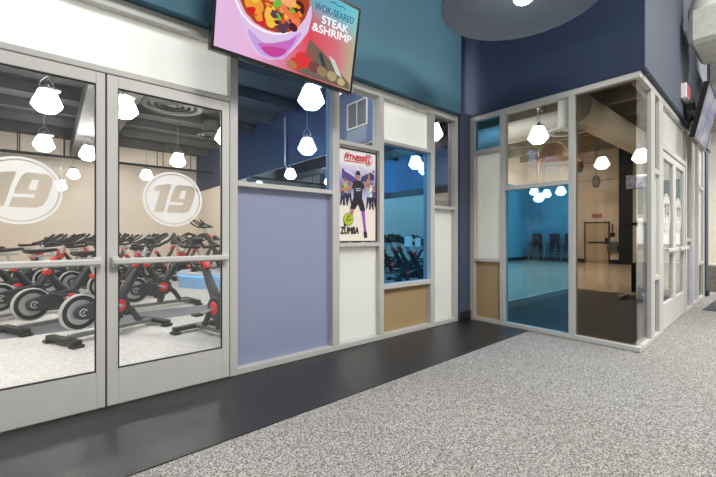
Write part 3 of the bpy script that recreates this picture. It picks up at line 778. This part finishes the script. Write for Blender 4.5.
# ------------------------------------------------------------------ spin bikes (local +x forward; flywheel at the rear)
def make_bike():
    root = empty('spin_bike')
    MB().box(-.47, -.39, -.25, .25, .03, .075).box(-.485, -.375, -.27, -.19, 0, .03).box(-.485, -.375, .19, .27, 0, .03).build('rear_foot', M['bikeblack'], root, bevel=.006)
    MB().box(.50, .58, -.26, .26, .03, .075).box(.485, .595, -.28, -.20, 0, .03).box(.485, .595, .20, .28, 0, .03).build('front_foot', M['bikeblack'], root, bevel=.006)
    MB().box(-.39, .50, -.035, .035, .045, .085).build('base_beam', M['bikegrey'], root, bevel=.006)
    wh = MB().lathe([(.128, -.02), (.172, -.02), (.172, .02), (.128, .02)], 40, Matrix.Translation((-.28, 0, .30)) @ Matrix.Rotation(PI / 2, 4, 'X'), closed=True).build('flywheel', M['bikeblack'], root, smooth=True)
    MB().lathe([(.172, -.022), (.186, -.018), (.186, .018), (.172, .022)], 40, Matrix.Translation((-.28, 0, .30)) @ Matrix.Rotation(PI / 2, 4, 'X'), closed=True).build('rim', M['bikesilver'], wh, smooth=True, label='silver rim')
    MB().lathe([(0, -.010), (.128, -.010), (.128, .010), (0, .010)], 36, Matrix.Translation((-.28, 0, .30)) @ Matrix.Rotation(PI / 2, 4, 'X')).build('wheel_disc', M['bikesilver'], wh, smooth=True, label='silver disc')
    # shell, tapering from the hub to the crank
    shell = []
    for a in range(90, 271, 20): shell.append((-.28 + .075 * math.cos(math.radians(a)), .30 + .075 * math.sin(math.radians(a))))
    for a in range(-80, 91, 17): shell.append((.09 + .125 * math.cos(math.radians(a)), .31 + .125 * math.sin(math.radians(a))))
    MB().prism(shell, -.062, -.026).prism(shell, .026, .062).build('drive_cover', M['bikedark'], root, bevel=.008)
    for s in (-1, 1):
        e = MB().tube([(-.28 + .035 * math.cos(a), s * .064, .30 + .035 * math.sin(a)) for a in [math.radians(20 + 32 * i) for i in range(10)]], .006, 6)
        e.tube([(-.29, s * .064, .29), (-.275, s * .064, .30), (-.27, s * .064, .315)], .005, 6).build('hub_mark', M['bikesilver'], root, label='pale curved hub mark')
    MB().lathe([(0, -.07), (.062, -.07), (.07, -.062), (.07, .062), (.062, .07), (0, .07)], 24, Matrix.Translation((.09, 0, .31)) @ Matrix.Rotation(PI / 2, 4, 'X')).build('crank_disc', M['bikered'], root, smooth=True, label='red crank disc')
    for s in (-1, 1):
        c = MB().tube([(.09, s * .085, .31), (.09 + s * .15, s * .10, .31 - s * .07)], .014, 8).lathe([(0, -.095), (.022, -.095), (.022, .095), (0, .095)], 12, Matrix.Translation((.09, 0, .31)) @ Matrix.Rotation(PI / 2, 4, 'X')).build('crank', M['bikesilver'], root)
        MB().box(.04 + s * .15, .14 + s * .15, s * .115 if s > 0 else -.205, .205 if s > 0 else s * .115, .225 if s > 0 else .365, .252 if s > 0 else .392).build('pedal', M['bikeblack'], root, bevel=.006)
    MB().tube([(.06, 0, .08), (.10, 0, .22), (.12, 0, .30)], [.045, .05, .06], 8).tube([(.36, 0, .08), (.27, 0, .22), (.16, 0, .32)], [.035, .035, .045], 8).build('frame', M['bikedark'], root, smooth=True)
    MB().tube([(.10, 0, .34), (.24, 0, .55), (.36, 0, .74), (.41, 0, .83)], [.058, .05, .04, .036], 10).build('handlebar_post', M['bikedark'], root, smooth=True)
    MB().rod((.41, 0, .82), (.45, 0, .95), .022).build('handlebar_stem', M['bikesilver'], root)
    MB().tube([(.08, 0, .36), (-.04, 0, .52), (-.13, 0, .66)], [.055, .045, .036], 10).build('seat_post', M['bikedark'], root, smooth=True)
    MB().rod((-.13, 0, .65), (-.19, 0, .84), .02).box(-.30, -.08, -.018, .018, .835, .86).build('seat_slider', M['bikesilver'], root)
    MB().rod((-.135, -.05, .655), (-.135, .05, .655), .03).rod((.40, -.05, .80), (.40, .05, .80), .03).build('clamp_knob', M['bikered'], root, label='red clamp knobs')
    sd = MB()
    sd.prism([(-.34, .90), (-.33, .93), (-.22, .925), (-.05, .935), (-.02, .925), (-.03, .90), (-.16, .885), (-.30, .875)], -.06, .06)
    for v in sd.bm.verts:
        u = (v.co.x + .34) / .32; v.co.y *= (1.35 - 1.0 * u) if u < 1 else .35
    sd.build('saddle', M['bikeblack'], root, bevel=.008)
    hb = MB().tube([(.40, -.20, .965), (.46, -.215, .975), (.60, -.20, 1.03), (.69, -.18, 1.11)], .018, 8).tube([(.40, .20, .965), (.46, .215, .975), (.60, .20, 1.03), (.69, .18, 1.11)], .018, 8)
    hb.tube([(.46, -.21, .97), (.45, 0, .955), (.46, .21, .97)], .018, 8).tube([(.47, -.06, .965), (.70, -.05, 1.10), (.72, 0, 1.115), (.70, .05, 1.10), (.47, .06, .965)], .016, 8)
    hb.build('handlebar', M['bikeblack'], root, smooth=True)
    MB().box(.50, .54, -.06, .06, .985, 1.07, Matrix.Translation((.52, 0, 1.02)) @ Matrix.Rotation(-.5, 4, 'Y') @ Matrix.Translation((-.52, 0, -1.02))).build('console', M['bikedark'], root, bevel=.005)
    MB().box(.30, .345, -.035, .035, .72, .80, Matrix.Translation((.32, 0, .76)) @ Matrix.Rotation(.55, 4, 'Y') @ Matrix.Translation((-.32, 0, -.76))).build('resistance_lever', M['bikered'], root, bevel=.006, label='red resistance lever')
    return root
H28 = math.radians(25)
ux, uy = math.cos(H28), math.sin(H28)
vx, vy = -.355, .935
bikes = []
def wheel_at(px, py, lab, h=H28): bikes.append((px + .28 * math.cos(h), py + .28 * math.sin(h), 0, h, lab))
A0 = (.24, 4.77); B0 = (.95, 6.21)
wheel_at(A0[0], A0[1], 'spin bike nearest the seam between the doors, silver rimmed flywheel toward the glass')
wheel_at(-.16, 5.64, 'spin bike second from the seam, flywheel whole in the left door glass')
wheel_at(-.50, 6.52, 'spin bike cut by the left picture edge behind the left door')
wheel_at(-.74, 7.4, 'farthest spin bike of the nearest row, at the beige side wall')
wheel_at(B0[0], B0[1], 'spin bike whole in the left half of the right door glass', math.radians(8))
def grid(k, idx): return [(B0[0] + k * ux + vx * i * .95, B0[1] + k * uy + vy * i * .95) for i in idx]
rows = {'second': grid(0, range(1, 5)), 'third': grid(1.35, range(3, 7)), 'fourth': grid(2.7, range(3, 6)), 'fifth': grid(4.05, range(4, 6))}
ords = ['first', 'second', 'third', 'fourth', 'fifth']
for rn, pts in rows.items():
    for i, (x, y) in enumerate(pts):
        wheel_at(x, y, 'spin bike standing %s from the stage end in the %s row behind the door glass' % (ords[i], rn))
bikes.append((1.43, 3.96, 0, math.radians(104), 'spin bike cut by the right stile of the right door, red crank showing'))
bikes.append((3.0, 8.45, .31, math.radians(200), 'instructor spin bike raised on the octagonal stage'))
for x, y, hd, lab in ((2.3, 5.3, 25, 'spin bike behind the blue glass, farthest from the mirror'), (3.62, 5.5, 80, 'spin bike behind the blue glass, beside the mirror'), (2.95, 6.75, 25, 'spin bike behind the blue glass, nearest the stage'), (3.1, 4.1, 25, 'spin bike behind the blue glass, nearest the window')):
    bikes.append((x, y, 0, math.radians(hd), lab))
proto = None
for x, y, z, hd, lab in bikes:
    if proto is None: proto = o = make_bike()
    else: o = copy_tree(proto)
    o.location = (x, y, z); o.rotation_euler = (0, 0, hd)
    tag(o, lab, 'exercise bike', 'spin bikes in the cycling room')
    if 5.2 < y < 6.2: o.location.z = .0045

st = empty('instructor_stage', (3.0, 8.45, 0), 0, 'low octagonal instructor stage with blue lit edge', 'stage')
MB().lathe([(0, 0), (.9, 0), (.9, .27), (0, .27)], 8).build('stage_side', M['stageside'], st)
MB().lathe([(.9, .235), (.93, .235), (.93, .262), (.9, .262)], 8, closed=True).build('edge_light', M['stageglow'], st, label='blue glowing edge strip')
MB().lathe([(0, .27), (.95, .27), (.95, .31), (0, .31)], 8).build('stage_top', M['stage'], st)

# ------------------------------------------------------------------ studio contents
jb = MB()
for i in range(9):
    xx = 5.2 + i * 1.35
    jb.box(xx, xx + .09, 1.0, 8.0, 4.34, 4.69)
for yy in (2.2, 4.6, 6.6): jb.box(4.4, 16.8, yy, yy + .06, 4.56, 4.69)
struct('beam', jb, M['studioceil'], 'row of pale joists under the studio ceiling', 'joists')
t = MB().tube([(9.05, 3.25, 3.96), (16.6, 3.25, 3.96)], .34, 28).build('air_duct', M['studioduct'], smooth=True); tag(t, 'large round duct running deep into the studio with a side branch', 'duct')
MB().tube([(9.2, 3.5, 3.76), (9.2, 7.9, 3.76)], .27, 28).build('branch_duct', M['studioduct'], t, smooth=True)
diffuser('round slotted white ceiling diffuser on a drop duct in the studio', 8.62, 3.26, 3.34, .40, 'studioduct', .45, 4.33)
ps = empty('copper_pendant', (10.8, 4.42, 3.22), 0, 'wide brown cone shade hanging behind the clear upper glass', 'pendant lamp')
MB().lathe([(.12, .46), (.22, .42), (.42, .06), (.45, 0), (.43, 0), (.40, .05), (.2, .40), (.11, .44)], 14, closed=True).build('cone_shade', M['copper'], ps)
MB().rod((0, 0, .46), (0, 0, 1.46), .012).build('rod', M['galv'], ps)
fn = empty('ceiling_fan', (13.1, 4.67, 3.35), 0, 'brown bowl shaped ceiling fan half behind the bronze glass edge', 'fan')
MB().lathe([(0, -.22), (.14, -.2), (.2, -.08), (.2, .12), (.1, .24), (0, .25)], 20).build('motor_housing', M['darkdoor'], fn, smooth=True)
MB().rod((0, 0, .24), (0, 0, 1.34), .02).build('rod', M['darkdoor'], fn)
for k in range(3):
    MB().box(.18, .95, -.05, .05, .02, .035, Matrix.Rotation(k * 2 * PI / 3 + .3, 4, 'Z')).build('blade', M['darkdoor'], fn)
f2 = copy_tree(fn); f2.location = (15.6, 4.9, 3.1); f2.scale = (.62, .62, 1.0); f2['label'] = 'slim brown ceiling fan above the exit door'; fn['group'] = f2['group'] = 'ceiling fans'
d5 = empty('door_5', (16.8, 5.24, 0), 0, 'beige metal exit door with a dark crash bar on the studio far wall', 'door', kind='structure')
MB().box(-.03, 0, -.40, .40, .006, 1.60).build('door_leaf', M['doorpaint'], d5, bevel=.004)
fm = MB().box(-.05, 0, -.45, -.40, .006, 1.65).box(-.05, 0, .40, .45, .006, 1.65).box(-.05, 0, -.40, .40, 1.60, 1.65)
fm.build('door_frame', M['darkdoor'], d5)
MB().box(-.075, -.03, -.34, .30, .80, .86).box(-.085, -.03, -.38, -.30, .78, 1.02).build('crash_bar', M['blackpaint'], d5, bevel=.004)
ex = empty('exit_sign', (16.8, 5.22, 1.80), 0, 'red lettered exit sign over the beige metal door', 'exit sign')
MB().box(-.06, 0, -.2, .2, 0, .19).build('sign_housing', M['signhouse'], ex, bevel=.004)
MB().box(-.064, -.06, -.18, .18, .02, .17).build('sign_face', M['exitface'], ex)
tx = text_mesh('exit_lettering', 'EXIT', .16, M['exitred'], ex, (-.066, .15, .04), .30)
tx.rotation_euler = (0, 0, -PI / 2)
ph = empty('wall_telephone', (16.8, 4.70, 1.05), 0, 'dark hanging handset unit right of the exit door', 'telephone')
MB().box(-.06, 0, -.07, .07, 0, .16).build('cradle', M['blackpaint'], ph, bevel=.01)
MB().tube([(-.075, -.02, .16), (-.085, 0, .3), (-.06, 0, .5)], .02).build('handset', M['blackpaint'], ph)
df = empty('drinking_fountain', (16.8, 4.67, .45), 0, 'dark wall drinking fountain below the handset unit', 'drinking fountain')
MB().prism([(0, 0), (-.12, 0), (-.28, .22), (-.28, .27), (0, .27)], -.17, .17).build('basin', M['bikegrey'], df, bevel=.01)
MB().box(-.04, 0, -.15, .15, .27, .42).build('splash_back', M['bikegrey'], df)
# gym screen and machine near the glass corner
gt = empty('television', (15.8, 3.62, 2.74), 0, 'small blue gym screen glowing behind the clear corner glass', 'television')
MB().box(0, .05, -.42, .42, 0, .52).build('casing', M['bezel'], gt, bevel=.004)
MB().box(-.004, 0, -.40, .40, .02, .50).build('screen', screen_bg('blue sport image', lambda nt, out: gym_bg(nt, out, 1.3)), gt)
MB().rod((.05, 0, .26), (.9, 0, .26), .03).build('wall_mount', M['bezel'], gt)
cm = empty('cable_machine', (7.75, 1.73, .006), 0, 'silver cable exercise machine behind the clear corner glass', 'exercise machine')
MB().box(-.4, .4, -.27, -.2, 0, .07).box(-.4, .4, .2, .27, 0, .07).box(-.05, .05, -.2, .2, 0, .07).build('base', M['gymframe'], cm, bevel=.008)
MB().tube([(.25, 0, .05), (.22, 0, .6), (.12, 0, 1.15), (-.05, 0, 1.28), (-.3, 0, 1.28)], .055, 12).tube([(-.25, 0, .05), (-.22, 0, .7), (-.1, 0, 1.2)], .045, 12).build('upright', M['gymframe'], cm, smooth=True)
MB().box(-.12, .12, -.14, .14, .12, .62).build('weight_stack', M['blackpaint'], cm, bevel=.01)
MB().lathe([(.10, -.03), (.16, -.03), (.16, .03), (.10, .03)], 24, Matrix.Translation((-.2, -.2, .62)) @ Matrix.Rotation(PI / 2, 4, 'X'), closed=True).rod((-.2, -.23, .62), (-.2, 0, .62), .03).build('pulley', M['bikeblack'], cm, smooth=True)
MB().tube([(-.3, -.22, 1.24), (-.32, -.1, 1.28), (-.32, .1, 1.28), (-.3, .22, 1.24)], .02, 8).build('handle', M['bikeblack'], cm, smooth=True)
# stacked chairs along the far wall
def make_chair():
    c = empty('stacking_chair')
    MB().box(-.22, .2, -.22, .22, .43, .47).build('seat', M['bikeblack'], c, bevel=.01)
    MB().box(.18, .22, -.21, .21, .55, .88).build('backrest', M['bikeblack'], c, bevel=.01)
    for sx in (-.2, .2):
        for sy in (-.2, .2): MB().box(sx - .012, sx + .012, sy - .012, sy + .012, 0, .43 if sx < 0 else .88).build('leg', M['bikegrey'], c)
    return c
pc = None
for i, (yy, lb) in enumerate(((7.45, 'leftmost stack at the studio wall'), (6.72, 'middle stack at the studio wall'), (6.1, 'stack nearest the bronze glass'))):
    for k in range(4):
        if pc is None: pc = o = make_chair()
        else: o = copy_tree(pc)
        o.location = (16.35 - .03 * k, yy, .005 + .1 * k)
        tag(o, 'black stacking chair, %s in the %s' % (['lowest', 'second lowest', 'second highest', 'topmost'][k], lb), 'chair', 'stacked chairs in the studio')

# ------------------------------------------------------------------ right-hand hall
ex2 = empty('exit_sign', (OX + math.cos(TH) * 1.9 + math.sin(TH) * .036, OY + math.sin(TH) * 1.9 - math.cos(TH) * .036, 2.82), TH, 'white boxed exit sign on the slate wall above the double doors', 'exit sign')
MB().box(0, .28, -.06, 0, 0, .185).build('sign_housing', M['signhouse'], ex2, bevel=.006)
MB().box(.015, .265, -.064, -.06, .015, .17).build('sign_face', M['exitface'], ex2, label='pink lit face')
text_mesh('exit_lettering', 'EXIT', .13, M['exitred'], ex2, (.04, -.067, .045), .20)
sp = empty('speaker_bracket', (OX + 2.12, .975, 2.70), TH, 'small dark bracket with cables above the tilted screen', 'bracket')
MB().box(0, .08, -.10, 0, .0, .10).build('bracket_plate', M['bezel'], sp, bevel=.01)
MB().tube([(.02, -.08, .10), (.0, -.06, .16), (.06, -.04, .13), (.08, -.08, .17), (.03, -.09, .12)], .012, 6).build('cable', M['stone'], sp)
# insulated white ducts
wd = empty('insulated_duct', (6.0, .23, 3.42), 0, 'white insulated duct box with ribbed hoses at the hall ceiling', 'duct')
MB().box(0, .9, -2.2, .66, 0, .42).build('duct_box', M['white_paint'], wd, bevel=.04)
for i in range(6):
    yy = .52 - i * .34
    pts = [(.25 + .04 * math.sin(j * .5 + i), yy + .03 * math.cos(j * .7), .40 + j * .1) for j in range(13)]
    MB().tube(pts, [.15 + (.014 if j % 2 else 0) for j in range(13)], 12).build('flexible_hose', M['white_paint'], wd, smooth=True)
wd2 = empty('insulated_duct', (7.6, .2, 3.34), 0, 'second white insulated duct farther along the hall ceiling', 'duct')
MB().box(0, .9, -2.2, .72, 0, .4).build('duct_box', M['white_paint'], wd2, bevel=.04)
for i in range(5):
    yy = .55 - i * .36
    MB().tube([(.2, yy, .4 + j * .1) for j in range(10)], [.15 + (.014 if j % 2 else 0) for j in range(10)], 12).build('flexible_hose', M['white_paint'], wd2, smooth=True)
t = MB().box(9.06, 9.3, 1.10, 1.4, 0, 2.62).build('column', M['navytrim']); tag(t, 'blue column beyond the double doors', 'column', kind='structure')
t = MB().box(9.05, 9.3, 1.08, 1.099, .004, .1).build('baseboard_column', M['base']); tag(t, 'black baseboard of the far blue column', 'baseboard', kind='structure')
t = MB().box(7.35, 9.6, -1.0, .93, 0, .012).build('floor_mat', M['matrug'], bevel=.003); tag(t, 'charcoal entrance mat on the carpet beyond the doors', 'mat')
t = MB().box(10.2, 10.4, -.5, 1.2, 0, .52).build('wall_half', M['ivory']); tag(t, 'low ivory half wall beyond the blue column', 'wall', kind='structure')
t = MB().box(9.9, 10.2, 1.0, 1.26, 0, .5).build('wall_stone_post', M['stone']); tag(t, 'brown stone post at the end of the ivory half wall', 'wall', kind='structure')
struct('wall_end', MB().box(17.3, 17.5, -9, 4, 0, 5.8), M['ivory'], 'ivory end wall of the hall', 'wall')
struct('wall_teal_panel', MB().box(17.2, 17.3, -3, 2.2, 1.9, 3.1), M['teal2'], 'teal painted panel on the hall end wall', 'wall')
w6 = empty('window_4', (17.2, 0, 0), 0, 'bright far windows of the hall end wall', 'window', kind='structure')
for y0, y1, z0, z1 in ((.6, 2.3, 1.15, 1.75), (.6, 2.3, .55, .95), (-1.8, .3, .8, 1.75)):
    MB().box(-.06, 0, y0, y1, z0, z1).build('window_light', M['winlit'], w6)
    MB().box(-.08, 0, y0 - .05, y1 + .05, z1, z1 + .06).box(-.08, 0, y0 - .05, y1 + .05, z0 - .06, z0).build('window_frame', M['frame'], w6)
# opposite side of the hall (seen only in reflections)
struct('wall_opposite', MB().box(-6, 17.5, -9.2, -9, 0, 5.8), M['ivory'], 'ivory wall on the opposite side of the hall', 'wall')

# ------------------------------------------------------------------ light
wd_ = bpy.data.worlds.new('world'); scn.world = wd_; wd_.use_nodes = True
bg = wd_.node_tree.nodes['Background']; bg.inputs[0].default_value = (.95, .97, 1.0, 1); bg.inputs[1].default_value = .34
def area(name, loc, size, power, rot=(0, 0, 0), col=(1, .98, .95), sy=None):
    l = bpy.data.lights.new(name, 'AREA'); l.energy = power; l.size = size; l.color = col
    if sy: l.shape = 'RECTANGLE'; l.size_y = sy
    o = bpy.data.objects.new(name, l); COL.objects.link(o); o.location = loc; o.rotation_euler = rot
    return o
area('hall_fill_light', (1.0, -1.2, 5.2), 1.4, 235)  # unseen area lights added overhead to light the hall
area('hall_fill_light', (4.6, -2.2, 5.2), 1.4, 270)
area('hall_fill_light', (8.5, -2.0, 5.2), 1.4, 360)
area('hall_fill_light', (13., -2.0, 5.2), 1.6, 420)
area('studio_fill_light', (7.2, 5.0, 4.3), 1.2, 120, col=(1, .98, .95))  # extra area lights added to the studio pendants, no fixture modelled
area('studio_fill_light', (12.6, 5.0, 4.3), 1.2, 180, col=(1, .98, .95))

area('cycle_fill_light', (3.2, 3.8, 3.6), .9, 75, rot=(.35, -.35, 0))  # fill added to brighten the cycling room, kept out of view and mirror
area('cycle_fill_light', (-.8, 4.3, 3.6), .8, 130, rot=(-.1, .35, 0))

# ------------------------------------------------------------------ view
scn.view_settings.view_transform = 'Standard'; scn.view_settings.look = 'None'
scn.view_settings.exposure = 0; scn.view_settings.gamma = 1; scn.view_settings.use_curve_mapping = False
c = scn.cycles
c.max_bounces = 10; c.transparent_max_bounces = 24; c.diffuse_bounces = 4; c.glossy_bounces = 5
c.use_denoising = True; c.sample_clamp_indirect = 6; c.caustics_reflective = False; c.caustics_refractive = False
